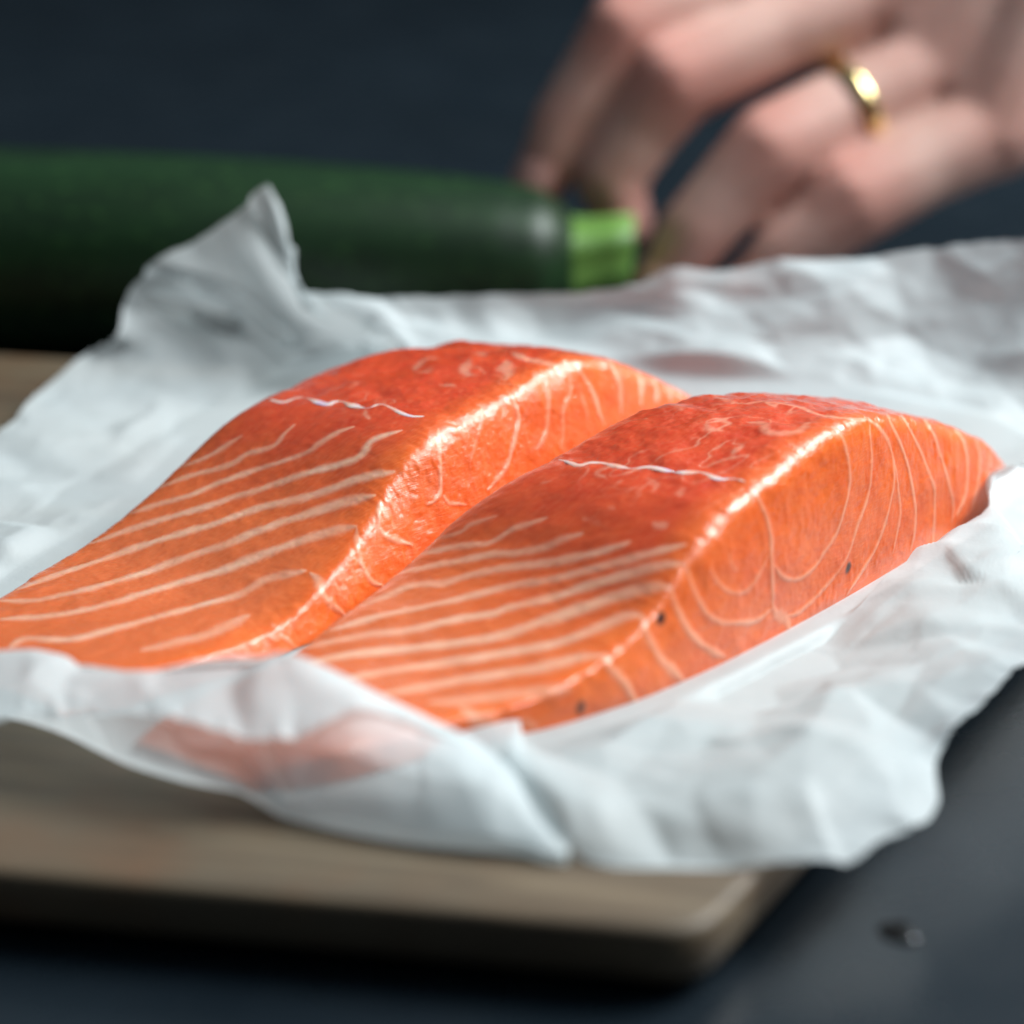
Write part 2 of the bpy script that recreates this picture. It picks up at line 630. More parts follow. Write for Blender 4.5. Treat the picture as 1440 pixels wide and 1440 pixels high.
RIGHT_LINES = [
    (poly(R4, 4, [(770, 245), (980, 200), (1050, 150), (1200, 100)]), .35, .55),
    (poly(R4, 4, [(690, 335), (850, 300), (1000, 270)]) + poly(R5, 4, [(200, 570), (340, 490), (520, 430)]), .4, .7),
    (poly(R4, 4, [(600, 440), (750, 400), (1000, 350)]) + poly(R5, 4, [(200, 640), (350, 630), (500, 600), (620, 550), (720, 520)]), .5, .8),
    (poly(R4, 4, [(420, 610), (560, 560), (720, 495), (900, 480), (1020, 440)]) + poly(R5, 4, [(250, 720), (500, 690), (750, 640), (920, 590), (980, 565)]), .55, .85),
    (poly(R4, 4, [(250, 750), (480, 680), (650, 640), (900, 590)]) + poly(R5, 4, [(250, 830), (500, 785), (750, 725), (1000, 660), (1150, 615), (1300, 585)]), .55, .85),
    (poly(R4, 4, [(100, 850), (300, 800), (500, 765), (700, 745), (900, 700)]) + poly(R5, 4, [(200, 970), (300, 935), (550, 885), (700, 830), (900, 770), (1100, 715), (1290, 690)]), .6, .9),
    (poly(R4, 4, [(120, 930), (330, 890), (700, 850)]) + poly(R5, 4, [(0, 1140), (250, 1100), (450, 1030), (700, 950), (900, 880), (1150, 820), (1220, 830)]), .7, .95),
    (poly(R4, 4, [(330, 1020), (600, 970), (900, 930)]) + poly(R5, 4, [(0, 1240), (300, 1190), (600, 1130), (800, 1050), (950, 990), (1050, 985)]), .7, .9),
    (poly(R4, 4, [(550, 1100), (700, 1080)]) + poly(R5, 4, [(0, 1350), (250, 1310), (500, 1270), (700, 1220), (850, 1205)]), .75, .85),
    (poly(R4, 4, [(810, 1150), (1000, 1140), (1250, 1110), (1440, 1090), (1600, 1080)]), .8, .7),
    (poly(R4, 4, [(1000, 1180), (1100, 1250), (1240, 1350)]), .7, .8),
    (poly(R4, 4, [(1290, 1220), (1440, 1300)]), .6, .7),
    # cut face
    (poly(R5, 4, [(1220, 830), (1240, 920), (1290, 1030), (1350, 1110), (1440, 1180), (1520, 1220)]), .45, .85),
    (poly(R5, 4, [(1050, 985), (1090, 1110), (1170, 1240), (1280, 1350)]), .55, .9),
    (poly(R5, 4, [(850, 1205), (900, 1290), (950, 1360), (1000, 1430), (1030, 1480)]), .6, .85),
    (poly(R5, 4, [(1300, 690), (1330, 800), (1380, 910), (1440, 990)]) + poly(R6, 4, [(500, 1345), (650, 1330), (745, 1260)]), .3, .65),
    (poly(R6, 4, [(640, 600), (700, 720), (730, 830), (740, 950), (745, 1180), (745, 1270)]), .32, .7),
    (poly(R6, 4, [(745, 1240), (760, 1290), (800, 1310), (850, 1370)]), .7, .6),
    (poly(R6, 4, [(400, 1040), (430, 1110), (510, 1170), (600, 1160), (680, 1050), (720, 960)]), .28, .55),
    (poly(R6, 4, [(500, 960), (530, 1030), (570, 1050)]), .25, .45),
    (poly(R6, 4, [(750, 1010), (800, 1080), (870, 1100), (950, 1060), (1080, 880), (1150, 700), (1180, 520), (1160, 380), (1120, 240)]), .28, .65),
    (poly(R6, 4, [(800, 1310), (900, 1280), (1000, 1180), (1150, 1000), (1220, 800), (1280, 620), (1300, 450), (1290, 230)]), .28, .6),
    (poly(R6, 4, [(1160, 1190), (1280, 1000), (1350, 860), (1400, 700), (1430, 500), (1400, 330), (1340, 240), (1280, 200)]), .28, .65),
    (poly(R7, 4, [(560, 190), (640, 260), (690, 370), (720, 500), (735, 620), (740, 740), (700, 950)]), .28, .65),
    (poly(R7, 4, [(670, 170), (720, 290), (780, 440), (820, 640), (830, 740), (820, 850), (800, 940)]), .32, .75),
    (poly(R7, 4, [(750, 170), (810, 280), (880, 440), (930, 580), (935, 740), (920, 940)]), .32, .75),
    (poly(R7, 4, [(870, 180), (930, 280), (970, 400), (1010, 540), (1040, 680), (1030, 790)]), .35, .85),
    (poly(R7, 4, [(1030, 220), (1100, 330), (1120, 480), (1110, 620), (1060, 740)]), .42, .85),
    (poly(R7, 4, [(1160, 270), (1190, 400), (1180, 560), (1140, 720)]), .42, .75),
    (poly(R7, 4, [(1230, 300), (1250, 400), (1230, 560)]), .4, .7),
    (poly(R7, 4, [(1290, 330), (1315, 400), (1290, 480)]), .35, .7),
    # mottled upper end
    (poly(R6, 4, [(1280, 200), (1130, 190), (1000, 170), (900, 130), (780, 110)]), .3, .55),
    (poly(R6, 4, [(360, 220), (400, 260), (480, 255)]), .5, .55),
    (poly(R6, 4, [(600, 215), (690, 220), (720, 270), (880, 270), (950, 215)]), .5, .45),
    (poly(R6, 4, [(250, 300), (350, 295)]), .3, .4),
    (poly(R6, 4, [(940, 300), (1000, 360)]), .5, .4),
    (poly(R6, 4, [(40, 540), (90, 580), (80, 610)]), .3, .45),
    (poly(R6, 4, [(240, 580), (240, 640)]), .4, .4),
    (poly(R6, 4, [(180, 100), (250, 150)]), .5, .35),
    (poly(R6, 4, [(400, 60), (560, 110), (740, 90)]), .4, .35),
    (poly(R5, 4, [(480, 240), (620, 190)]), .35, .3),
    (poly(R5, 4, [(780, 190), (860, 220)]), .35, .35),
    (poly(R5, 4, [(720, 430), (820, 470)]), .35, .35),
    (poly(R5, 4, [(860, 360), (900, 380)]), .35, .4),
    (poly(R5, 4, [(1080, 200), (1150, 240), (1120, 290)]), .35, .4),
    (poly(R5, 4, [(1120, 450), (1180, 490)]), .5, .45),
]
RIGHT_SPOTS = [((931, 867), .8, 1.0), ((1194, 796), .75, 1.0), ((818, 993), .8, .85)]
LEFT_CENTRE = poly(R2, 4, [(290, 395), (390, 420), (500, 395), (640, 430), (710, 415), (860, 455), (950, 435), (1100, 495), (1200, 505), (1255, 555)])
RIGHT_CENTRE = poly(R3, 4, [(610, 755), (700, 740), (800, 755), (860, 775), (950, 760), (1060, 775), (1150, 795), (1260, 785), (1400, 815)]) + \
    poly(R6, 4, [(190, 495), (340, 495), (450, 530), (560, 535), (650, 580), (680, 610)])


def seg_dist(V, pts, taper=0.0):
    """distance to a polyline; with taper the line thins out towards its two ends"""
    best = np.full(len(V), 1e9)
    near = np.nonzero(np.all((V > pts.min(0) - 0.003) & (V < pts.max(0) + 0.003), 1))[0]
    V = V[near]
    loc = np.full(len(V), 1e9)
    cl = np.r_[0, np.cumsum(np.linalg.norm(np.diff(pts, axis=0), axis=1))]
    for i, (a, b) in enumerate(zip(pts[:-1], pts[1:])):
        ab = b - a
        L2 = ab @ ab + 1e-18
        m = np.all((V > np.minimum(a, b) - 0.003) & (V < np.maximum(a, b) + 0.003), 1)
        W = V[m] - a
        t = np.clip(W @ ab / L2, 0, 1)
        d = np.linalg.norm(W - t[:, None] * ab, axis=1)
        if taper > 0:
            q = (cl[i] + t * (cl[i + 1] - cl[i]))
            e = np.minimum(q, cl[-1] - q) / taper
            d = d / np.clip(0.25 + 0.75 * np.clip(e, 0, 1) ** 0.7, 0.05, 1)
        loc[m] = np.minimum(loc[m], d)
    best[near] = loc
    return best


def resample(P, n):
    P = np.array(P, float)
    d = np.r_[0, np.cumsum(np.linalg.norm(np.diff(P, axis=0), axis=1))]
    # Catmull-Rom through the points
    t = np.linspace(0, d[-1], n)
    out = []
    Q = np.vstack([2 * P[0] - P[1], P, 2 * P[-1] - P[-2]])
    for x in t:
        i = min(max(np.searchsorted(d, x, side='right') - 1, 0), len(P) - 2)
        u = (x - d[i]) / max(d[i + 1] - d[i], 1e-9)
        p0, p1, p2, p3 = Q[i], Q[i + 1], Q[i + 2], Q[i + 3]
        out.append(0.5 * ((2 * p1) + (-p0 + p2) * u + (2 * p0 - 5 * p1 + 4 * p2 - p3) * u * u + (-p0 + 3 * p1 - 3 * p2 + p3) * u ** 3))
    return np.array(out)


SAL = mat_salmon()
SKIN = mat_skin_fish()
MEMB = mat_membrane()


def make_fillet(side, label):
    NS = 760
    if side == 'R':
        s0, s1 = -3.3, 16.9
        nbx = ([-3.3, -2.4, -1.1, 0.0, 0.8, 1.6, 3.4, 5.2, 7.1, 9.8, 12.4, 14.8, 16.0, 16.9], [1.5, .75, .3, .05, -.4, -.75, -1.15, -1.3, -1.3, -1.2, -1.0, -.75, -.45, -.1])
        lean = 0.40
        ridge_px = [(700, 990), (850, 915), (905, 870), (940, 825), (968, 770), (1010, 725), (1065, 685), (1120, 636), (1190, 597), (1240, 580), (1300, 588), (1370, 610), (1415, 637)]
        side_px = [(420, 915), (480, 860), (560, 795), (610, 745), (650, 708), (710, 672), (770, 638), (830, 602), (890, 573), (950, 560), (1010, 553)]
        fardrop, lines, spots, centre, nbfar, seed = 0.10, RIGHT_LINES, RIGHT_SPOTS, RIGHT_CENTRE, 0.55, 3
        shear = 0.05
    else:
        s0, s1 = -3.4, 15.4
        nbx = ([-3.4, -2.6, -1.0, 0, 13.5, 14.6, 15.4], [5.9, 5.4, 5.1, 4.95, 4.9, 5.1, 5.6])
        lean = 0.85
        ridge_px = [(330, 925), (380, 860), (425, 805), (460, 775), (500, 737), (540, 685), (565, 648), (590, 620), (614, 598), (650, 588), (690, 566), (720, 550), (760, 522), (800, 506), (840, 500), (885, 510), (930, 532), (960, 556)]
        side_px = [(0, 842), (25, 820), (80, 783), (150, 738), (200, 698), (270, 620), (300, 596), (345, 569), (385, 549), (430, 524), (500, 496), (560, 487), (640, 484)]
        fardrop, lines, spots, centre, nbfar, seed = 0.12, LEFT_LINES, [], LEFT_CENTRE, 0.5, 8
        shear = 0.05
    S = np.linspace(s0, s1, NS)
    nb_f = lambda s: np.interp(s, *nbx)
    rg = ridge_solve(ridge_px, lambda s: float(nb_f(s)) + lean)
    # height profile along the cut face, rounded off at both ends
    rs, rh = list(rg[:, 0]), list(rg[:, 1])
    keep = [i for i in range(len(rs)) if s0 + 0.6 < rs[i] < s1 - 0.5 and rh[i] > 0.3]
    rs = [rs[i] for i in keep]; rh = [rh[i] for i in keep]
    hx = [s0, s0 + 0.12, s0 + 0.45] + rs + [s1 - 0.5, s1 - 0.1, s1]
    hy = [0.12, 0.55, min(1.0, rh[0])] + rh + [rh[-1] * 0.45, rh[-1] * 0.2, 0.06]
    H = np.interp(S, hx, hy)
    H = smooth1(H, 25)
    H = np.maximum(H, 0.06)
    hf = lambda s: float(np.interp(s, S, H)) * (1 - fardrop)
    sd = side_solve(side_px, hf)
    nf = np.interp(S, sd[:, 0], sd[:, 1])
    # ends: draw the far side in towards the cut side
    wmin = 0.8
    nb = smooth1(nb_f(S), 12)
    nf = smooth1(nf, 24)
    pull = sstep(s1 - 2.6, s1 + 0.2, S) * 0.55
    nf = nf - pull * (nf - nb - lean - wmin)
    # profile
    n1, n2, n3 = 150, 190, 70
    NT = n1 + n2 + n3
    V = np.zeros((NS, NT, 2))
    ta = np.linspace(0, 1, n1, endpoint=False)
    tb = np.linspace(0, 1, n2, endpoint=False)
    tc = np.linspace(0, 1, n3)
    bul = 0.10 if side == 'R' else 0.08
    leanS = lean * np.clip(H / 2.2, 0.25, 1)
    for i in range(NS):
        h, a, r, f = H[i], nb[i], nb[i] + leanS[i], nf[i]
        f = max(f, r + 0.5)
        fb = f + nbfar * min(1, h / 2)
        V[i, :n1, 0] = a + (r - a) * ta - 0.10 * np.sin(ta * math.pi) * min(1, h / 2)
        V[i, :n1, 1] = h * ta
        V[i, n1:n1 + n2, 0] = r + (f - r) * tb
        V[i, n1:n1 + n2, 1] = h * (1 - fardrop * tb) + bul * np.sin(tb * math.pi) * min(1, h / 2)
        V[i, n1 + n2:, 0] = f + (fb - f) * tc
        V[i, n1 + n2:, 1] = h * (1 - fardrop) * (1 - tc)
    ends = V[:, [0, -1]].copy()
    V = smooth1(V, 11, axis=1)
    V[:, [0, -1]] = ends
    V = smooth1(V, 2.0, axis=0)
    # relief: slow lumps plus a torn, mottled upper end
    cum = np.concatenate([np.zeros((NS, 1)), np.cumsum(np.linalg.norm(np.diff(V, axis=1), axis=2), 1)], 1)
    Sg = np.repeat(S[:, None], NT, 1)
    tn = np.diff(V, axis=1, append=2 * V[:, -1:] - V[:, -2:-1])
    nn = np.stack([-tn[..., 1], tn[..., 0]], -1)
    nn /= np.linalg.norm(nn, axis=2, keepdims=True) + 1e-9
    on_top = np.zeros(NT); on_top[n1 - 12:n1 + n2] = 1
    on_top = smooth1(on_top, 8)
    upper = sstep(5.4, 6.6, Sg) * on_top[None]
    rel = 0.035 * fbm(Sg * 0.7, cum * 0.7, 3, seed) + 0.018 * fbm(Sg * 2.2, cum * 2.2, 3, seed + 9)
    rel += upper * (0.075 * fbm(Sg * 1.8, cum * 1.2, 4, seed + 5))
    cutm = 1 - on_top[None]
    patch = sstep(-0.25, 0.35, fbm(Sg * 0.9, cum * 0.9, 2, seed + 14))
    comb = fbm(Sg * 9.0 + 1.5 * vnoise(Sg * 1.5, cum * 1.5, seed), cum * 2.6, 3, seed + 12)
    grain = fbm(Sg * 11, cum * 11, 2, seed + 13)
    near_edge = sstep(0.75, 0.0, np.abs(cum - cum[:, n1:n1 + 1]))
    rel += comb * (0.010 * cutm + 0.005 * on_top[None] + 0.006 * near_edge) * (0.35 + 0.65 * patch)
    rel += near_edge * (0.022 * fbm(Sg * 1.1, cum * 1.2, 3, seed + 15) + 0.010 * fbm(Sg * 5.5, cum * 2.5, 2, seed + 16))
    rel += grain * (0.006 * cutm + 0.0030 * on_top[None])
    edge = np.minimum(sstep(0, 0.25, cum), sstep(0, 0.25, cum[:, -1:] - cum))
    V += nn * (rel * edge)[..., None]
    W = np.zeros((NS, NT, 3))
    S_flat = Sg
    Sg = Sg - shear * (V[..., 0] - nb[:, None]) * sstep(s0 + 3.6, s0, Sg)   # the thin end is cut on a slant
    W[..., 0] = (ORG[0] + Sg * LV[0] + V[..., 0] * NV[0]) * CM
    W[..., 1] = (ORG[1] + Sg * LV[1] + V[..., 0] * NV[1]) * CM
    W[..., 2] = (ZF + np.maximum(V[..., 1], 0)) * CM
    Sg = S_flat
    # markings: find them on the surface
    q = grid_mesh('tmp', W[::4, ::4])
    bv = BVHTree.FromPolygons([v.co.copy() for v in q.vertices], [tuple(p.vertices) for p in q.polygons])
    bpy.data.meshes.remove(q)

    def on_surface(px):
        o = []
        for x, y in px:
            hit = bv.ray_cast(Vector(CAM), Vector(ray(x, y)).normalized())
            if hit[0] is not None:
                o.append(np.array(hit[0]))
        return np.array(o) if len(o) > 1 else None

    flat = W.reshape(-1, 3)
    fat = np.zeros(len(flat))
    ws = 1 + 0.30 * fbm(Sg * 3, cum * 3, 3, seed + 21).reshape(-1)
    wob = 0.00012 * fbm(Sg * 5, cum * 5, 3, seed + 31).reshape(-1)
    topm = np.repeat(on_top[None], NS, 0)
    feath = (topm * 0.00022 * fbm(Sg * 1.6, cum * 16, 3, seed + 61)).reshape(-1)
    fade = np.clip(0.86 + 0.38 * fbm(Sg * 1.1, cum * 1.1, 3, seed + 71), 0.2, 1.05).reshape(-1)
    wx = np.stack([fbm(Sg * 2.5, cum * 2.5, 3, seed + q) for q in (81, 83, 85)], -1).reshape(-1, 3)
    warp, warp2 = 0.00025 * wx, 0.0011 * wx
    fade = fade * (0.72 + 0.28 * topm.reshape(-1))
    for px, w, k in lines:
        P = on_surface(resample(px, max(8, 6 * len(px))))
        if P is None:
            continue
        # break where the line jumps to another surface
        P = np.array([p for j, p in enumerate(P) if j == 0 or np.linalg.norm(p - P[j - 1]) < 0.012])
        if len(P) < 2:
            continue
        ln = np.linalg.norm(np.diff(P, axis=0), axis=1).sum()
        short = ln < 0.012
        d = seg_dist(flat + (warp2 if short else warp), P, min(0.004, ln * 0.5)) + wob + feath
        ww = w * (0.00135 + 0.00030 * topm.reshape(-1)) * ws
        g = np.clip(1.12 - d / ww * 0.60, 0, 1)
        g = g * g * (3 - 2 * g)
        fat = np.maximum(fat, g * k * fade)
    # faint torn veins over the upper end
    vn = np.abs(fbm(Sg * 1.15 + 0.5 * fbm(Sg, cum, 2, seed + 91), cum * 1.5, 3, seed + 92))
    vm = sstep(0.05, 0.0, vn) * sstep(-0.05, 0.35, fbm(Sg * 0.8, cum * 0.8, 2, seed + 93)) * upper
    fat = np.maximum(fat, 0.42 * vm.reshape(-1))
    spot = np.zeros(len(flat))
    for c_, w, k in spots:
        P = on_surface([c_, (c_[0] - 2, c_[1] + 5)])
        if P is not None:
            d = seg_dist(flat, P) + wob * 2
            spot = np.maximum(spot, k * sstep(w * 0.0016, w * 0.0004, d))
    # generic faint septa on the hidden far face
    farm = np.zeros(NT); farm[n1 + n2:] = 1
    st = np.abs(((Sg * 1.6 + 0.5 * np.sin(cum * 2)) % 1) - 0.5)
    fat = np.maximum(fat, (farm[None] * 0.6 * sstep(0.06, 0.01, st)).reshape(-1))
    n_s = fbm(Sg * 0.8, cum * 0.8, 3, seed + 40)
    topw = np.clip((cum - cum[:, n1:n1 + 1]) / 0.9 + 0.15, 0, 1) * on_top[None] + farm[None] * 0.6
    red = sstep(2.2, 6.3, Sg + 0.7 * n_s) * topw
    red = np.clip(red, 0, 1) + (1 - on_top[None]) * 0.28 * sstep(3.5, 6, Sg)
    pale = np.clip(1 - sstep(1.0, 5.5, Sg + 0.5 * n_s), 0, 1) * np.clip(topw, 0, 1) * 0.9
    fr = fat.reshape(NS, NT)
    W[..., 2] += fr * on_top[None] * sstep(6, 4, Sg) * 0.00008
    W[..., :2] -= (fr * (1 - on_top[None]) * (1 - farm[None]) * 0.00030)[..., None] * NV
    e = empty('salmon_fillet', (ORG[0] * CM + LV[0] * 7 * CM + NV[0] * nb.mean() * CM, ORG[1] * CM + LV[1] * 7 * CM + NV[1] * nb.mean() * CM, ZF * CM))
    off = np.array(e.location)
    me = grid_mesh('flesh', W - off)
    attr(me, 'fat', fat)
    attr(me, 'red', np.clip(red, 0, 1).reshape(-1))
    attr(me, 'pale', np.clip(pale, 0, 1).reshape(-1))
    attr(me, 'spot', spot)
    attr(me, 'sheet', np.stack([Sg, cum, np.full_like(Sg, seed)], -1), 'FLOAT_VECTOR')
    link('flesh', me, SAL, e)
    # silver skin under the flesh, a thin closed layer
    fl = W[::10][:, [0, -1]]
    K = 9
    lo = np.zeros((len(fl), K, 3))
    for k, t in enumerate(np.linspace(0.01, 0.99, K)):
        lo[:, k] = fl[:, 0] * (1 - t) + fl[:, 1] * t
    lo[..., 2] = (ZF - 0.022) * CM
    hi = lo.copy(); hi[..., 2] = (ZF + 0.004) * CM
    me = grid_mesh('skin', np.concatenate([lo, hi[:, ::-1], lo[:, :1]], 1) - off)
    link('skin', me, SKIN, e)
    # the white membrane line across the top
    P = on_surface(resample(centre, 60))
    P = P[1:-1]
    m = len(P)
    tw = np.linspace(0, 1, m)
    P = P - np.array((0, 0, 0.00015))
    wd = (0.0008 + 0.0008 * vnoise(tw * 14, tw * 0 + 3.3, seed)) * np.sin(np.clip(tw * 1.04 + 0.02, 0, 1) * math.pi) ** 0.35
    T = np.gradient(P, axis=0); T /= np.linalg.norm(T, axis=1, keepdims=True) + 1e-12
    side_v = np.cross(T, np.array((0, 0, 1.0)))
    side_v /= np.linalg.norm(side_v, axis=1, keepdims=True)
    upv = np.cross(side_v, T)
    rings = []
    for a in np.linspace(0, 2 * math.pi, 11):
        rings.append(P + side_v * (np.cos(a) * wd)[:, None] + upv * (np.sin(a) * (0.00015 + 0.10 * np.abs(wd)))[:, None])
    me = grid_mesh('membrane_line', np.stack(rings, 1) - off)
    link('membrane_line', me, MEMB, e)
    tag(e, label, 'salmon', 'salmon fillets on the paper')
    return W


WL = make_fillet('L', 'raw salmon fillet lying between the zucchini and the other, spot-free cut side')
WR = make_fillet('R', 'raw salmon fillet with small dark spots on its cut side, farther from the zucchini')

# ------------------------------------------------------------------ paper
def Z(x, y, z):
    return at_z(x, y, z)


def Y(x, y, yy):
    return at_y(x, y, yy)


def make_paper():
    zb = ZB + 0.02
    # spokes from the middle outwards, clockwise from the left in the picture.
    sp = [
        # left
        [Z(-40, 850, zb), Z(-90, 800, zb + .05), Z(-170, 770, 1.6), Z(-260, 745, 1.9)],
        [Z(30, 795, zb), Z(-20, 735, zb + .1), Z(-70, 680, 1.6), Z(-120, 650, 1.8)],
        [Z(130, 735, zb), Z(80, 670, 1.4), Z(40, 630, 1.6), Z(4, 602, 1.8)],
        [Z(210, 665, zb), Z(160, 600, 1.5), Z(110, 560, 1.8), Z(50, 546, 2.0)],
        [Z(260, 615, zb), Z(220, 560, 1.6), Z(170, 520, 2.0), Z(118, 496, 2.3)],
        [Z(310, 575, zb), Z(270, 530, 1.7), Z(215, 485, 2.3), Z(160, 478, 2.6)],
        [Z(360, 545, zb), Z(330, 505, 1.8), Z(265, 450, 2.6), Z(172, 430, 3.2)],
        [Z(400, 520, zb), Z(370, 487, 1.9), Z(310, 430, 3.0), Z(190, 396, 3.7)],
        [Z(440, 505, zb), Z(405, 480, 1.9), Z(345, 415, 3.2), Z(255, 347, 4.5)],
        [Z(470, 498, zb), Z(430, 470, 2.0), Z(375, 375, 3.9), Z(330, 300, 5.3)],
        [Z(490, 495, zb), Z(445, 462, 2.1), Z(400, 370, 4.2), Z(378, 262, 5.9)],
        [Z(510, 490, zb), Z(460, 458, 2.2), Z(415, 395, 3.9), Z(406, 290, 5.4)],
        [Z(525, 488, zb), Z(480, 460, 2.2), Z(425, 425, 3.3), Z(413, 345, 4.5)],
        [Z(545, 485, zb), Z(505, 468, 2.1), Z(455, 445, 2.7), Z(408, 400, 3.7)],
        # back wall
        [Y(580, 505, 9.5), Y(560, 480, 10.2), Y(520, 455, 10.8), Y(450, 415, 11.0)],
        [Y(640, 510, 9.6), Y(630, 485, 10.4), Y(600, 450, 11.0), Y(560, 419, 11.2)],
        [Y(720, 515, 9.6), Y(710, 490, 10.4), Y(700, 450, 11.0), Y(690, 413, 11.3)],
        [Y(810, 520, 9.5), Y(805, 490, 10.3), Y(800, 450, 11.0), Y(800, 411, 11.3)],
        [Y(900, 525, 9.4), Y(895, 480, 10.3), Y(890, 440, 11.0), Y(890, 401, 11.3)],
        [Y(960, 530, 9.2), Y(955, 480, 10.2), Y(950, 430, 10.9), Y(950, 378, 11.3)],
        [Y(1030, 535, 9.0), Y(1020, 490, 10.0), Y(1015, 440, 10.8), Y(1010, 381, 11.3)],
        [Y(1110, 540, 8.8), Y(1105, 490, 9.8), Y(1100, 430, 10.6), Y(1100, 369, 11.3)],
        [Y(1190, 550, 8.6), Y(1190, 500, 9.6), Y(1195, 430, 10.4), Y(1200, 368, 11.2)],
        [Y(1260, 560, 8.2), Y(1275, 510, 9.4), Y(1290, 430, 10.4), Y(1310, 347, 11.2)],
        [Y(1330, 575, 7.8), Y(1350, 520, 9.2), Y(1370, 430, 10.2), Y(1395, 336, 11.0)],
        [Y(1390, 590, 7.2), Y(1420, 530, 8.6), Y(1450, 440, 9.8), Y(1480, 338, 10.6)],
        # right, out of frame
        [Y(1440, 620, 6.4), Y(1490, 570, 7.6), Y(1540, 480, 8.6), Y(1590, 380, 9.6)],
        [Y(1450, 650, 5.2), Y(1510, 630, 5.8), Y(1580, 580, 6.6), Y(1650, 520, 7.4)],
        # right end: a lip folded up in front of the thin tip
        [Y(1440, 690, 4.1), Y(1425, 650, 3.9), Y(1500, 690, 3.6), Y(1640, 700, 4.2)],
        [Y(1405, 728, 3.0), Y(1393, 668, 2.75), Y(1440, 740, 2.2), Y(1600, 810, 1.2)],
        [Z(1370, 752, zb + .15), Z(1388, 735, 1.95), Z(1425, 800, 1.9), Z(1560, 880, 2.0)],
        # front right apron
        [Z(1310, 790, zb + .18), Z(1330, 800, 1.7), Z(1400, 860, 2.0), Z(1500, 920, 2.3)],
        [Z(1230, 838, zb + .18), Z(1255, 850, 1.6), Z(1340, 910, 2.0), Z(1438, 942, 2.2)],
        [Z(1150, 884, zb + .18), Z(1180, 900, 1.55), Z(1290, 960, 2.0), Z(1385, 978, 2.25)],
        [Z(1090, 916, zb + .18), Z(1125, 935, 1.55), Z(1250, 1000, 2.0), Z(1338, 1012, 2.2)],
        [Z(1030, 946, zb + .18), Z(1070, 968, 1.55), Z(1210, 1045, 2.0), Z(1318, 1062, 1.9)],
        [Z(970, 974, zb + .18), Z(1010, 1000, 1.55), Z(1170, 1080, 1.95), Z(1324, 1110, 1.7)],
        [Z(920, 996, zb + .18), Z(960, 1025, 1.55), Z(1120, 1105, 1.95), Z(1300, 1152, 1.6)],
        [Z(870, 1014, zb + .18), Z(910, 1045, 1.55), Z(1070, 1120, 1.9), Z(1240, 1176, 1.55)],
        [Z(830, 1028, zb + .18), Z(865, 1058, 1.55), Z(1000, 1125, 1.85), Z(1192, 1206, 1.45)],
        [Z(790, 1040, zb + .18), Z(815, 1070, 1.6), Z(930, 1130, 1.85), Z(1085, 1216, 1.35)],
        [Z(755, 1050, zb + .18), Z(770, 1075, 1.7), Z(860, 1125, 1.85), Z(960, 1222, 1.3)],
        [Z(715, 1055, zb + .18), Z(720, 1075, 1.9), Z(785, 1125, 1.9), Z(840, 1215, 1.3)],
        # front wall: up from the board to a crest, its lip turned outwards
        [Z(797, 1208, 1.27), Y(785, 1190, -11.3), Y(775, 1170, -11.0), Y(780, 1178, -11.3)],
        [Z(742, 1203, 1.27), Y(725, 1150, -11.0), Y(715, 1118, -10.3), Y(722, 1128, -10.6)],
        [Z(690, 1199, 1.27), Y(675, 1120, -10.7), Y(648, 1064, -9.6), Y(655, 1073, -10.0)],
        [Z(630, 1194, 1.27), Y(600, 1100, -10.6), Y(590, 1032, -9.3), Y(600, 1044, -9.8)],
        [Z(560, 1185, 1.27), Y(545, 1080, -10.4), Y(530, 998, -9.0), Y(540, 1016, -9.6)],
        [Z(490, 1172, 1.27), Y(490, 1060, -10.2), Y(490, 970, -8.8), Y(495, 1005, -9.7)],
        [Z(430, 1158, 1.27), Y(440, 1050, -10.0), Y(450, 946, -8.7), Y(450, 1020, -10.0)],
        [Z(390, 1146, 1.27), Y(395, 1040, -9.8), Y(405, 925, -8.6), Y(402, 1034, -10.2)],
        [Z(340, 1117, 1.27), Y(340, 1030, -9.4), Y(345, 923, -8.4), Y(345, 1030, -10.2)],
        [Z(260, 1100, 1.27), Y(270, 1020, -9.0), Y(280, 929, -8.2), Y(275, 1012, -9.9)],
        [Z(180, 1076, 1.27), Y(195, 1010, -8.6), Y(200, 944, -7.9), Y(200, 1004, -9.5)],
        [Z(110, 1042, 1.27), Y(115, 990, -7.9), Y(120, 934, -7.4), Y(120, 1002, -9.2)],
        [Z(50, 1016, 1.27), Y(50, 975, -7.0), Y(50, 921, -7.0), Y(50, 1008, -8.9)],
        [Z(-20, 985, 1.27), Y(-20, 955, -6.4), Y(-20, 914, -6.7), Y(-20, 1022, -9.0)],
        [Z(-70, 960, 1.27), Y(-80, 940, -5.9), Y(-90, 905, -6.3), Y(-110, 1020, -8.6)],
        [Y(-110, 950, -6.0), Y(-150, 900, -6.2), Y(-190, 930, -7.4), Y(-240, 980, -8.2)],
        [Y(-130, 920, -3.6), Y(-190, 880, -3.9), Y(-250, 880, -4.4), Y(-330, 890, -5.0)],
        [Y(-100, 885, -2.2), Y(-170, 840, -2.2), Y(-260, 820, -2.2), Y(-340, 810, -2.4)],
    ]
    C = np.array(sp)                                    # (ns, 4, 3)
    i0 = 43
    turn = {i0: Z(745, 1120, 1.75), i0 + 1: Z(700, 1090, 1.75), i0 + 2: Z(645, 1075, 1.65), i0 + 3: Z(600, 1062, 1.45)}
    ns = len(C)
    cen = np.array((0.0, 0.0, zb * CM))
    cen[0], cen[1] = -0.002, -0.002
    inner = C[:, :1] * 0.8 + cen * 0.2
    inner[..., 2] = zb * CM
    for k, p in turn.items():                           # the corner where apron and front wall meet
        inner[k, 0] = p
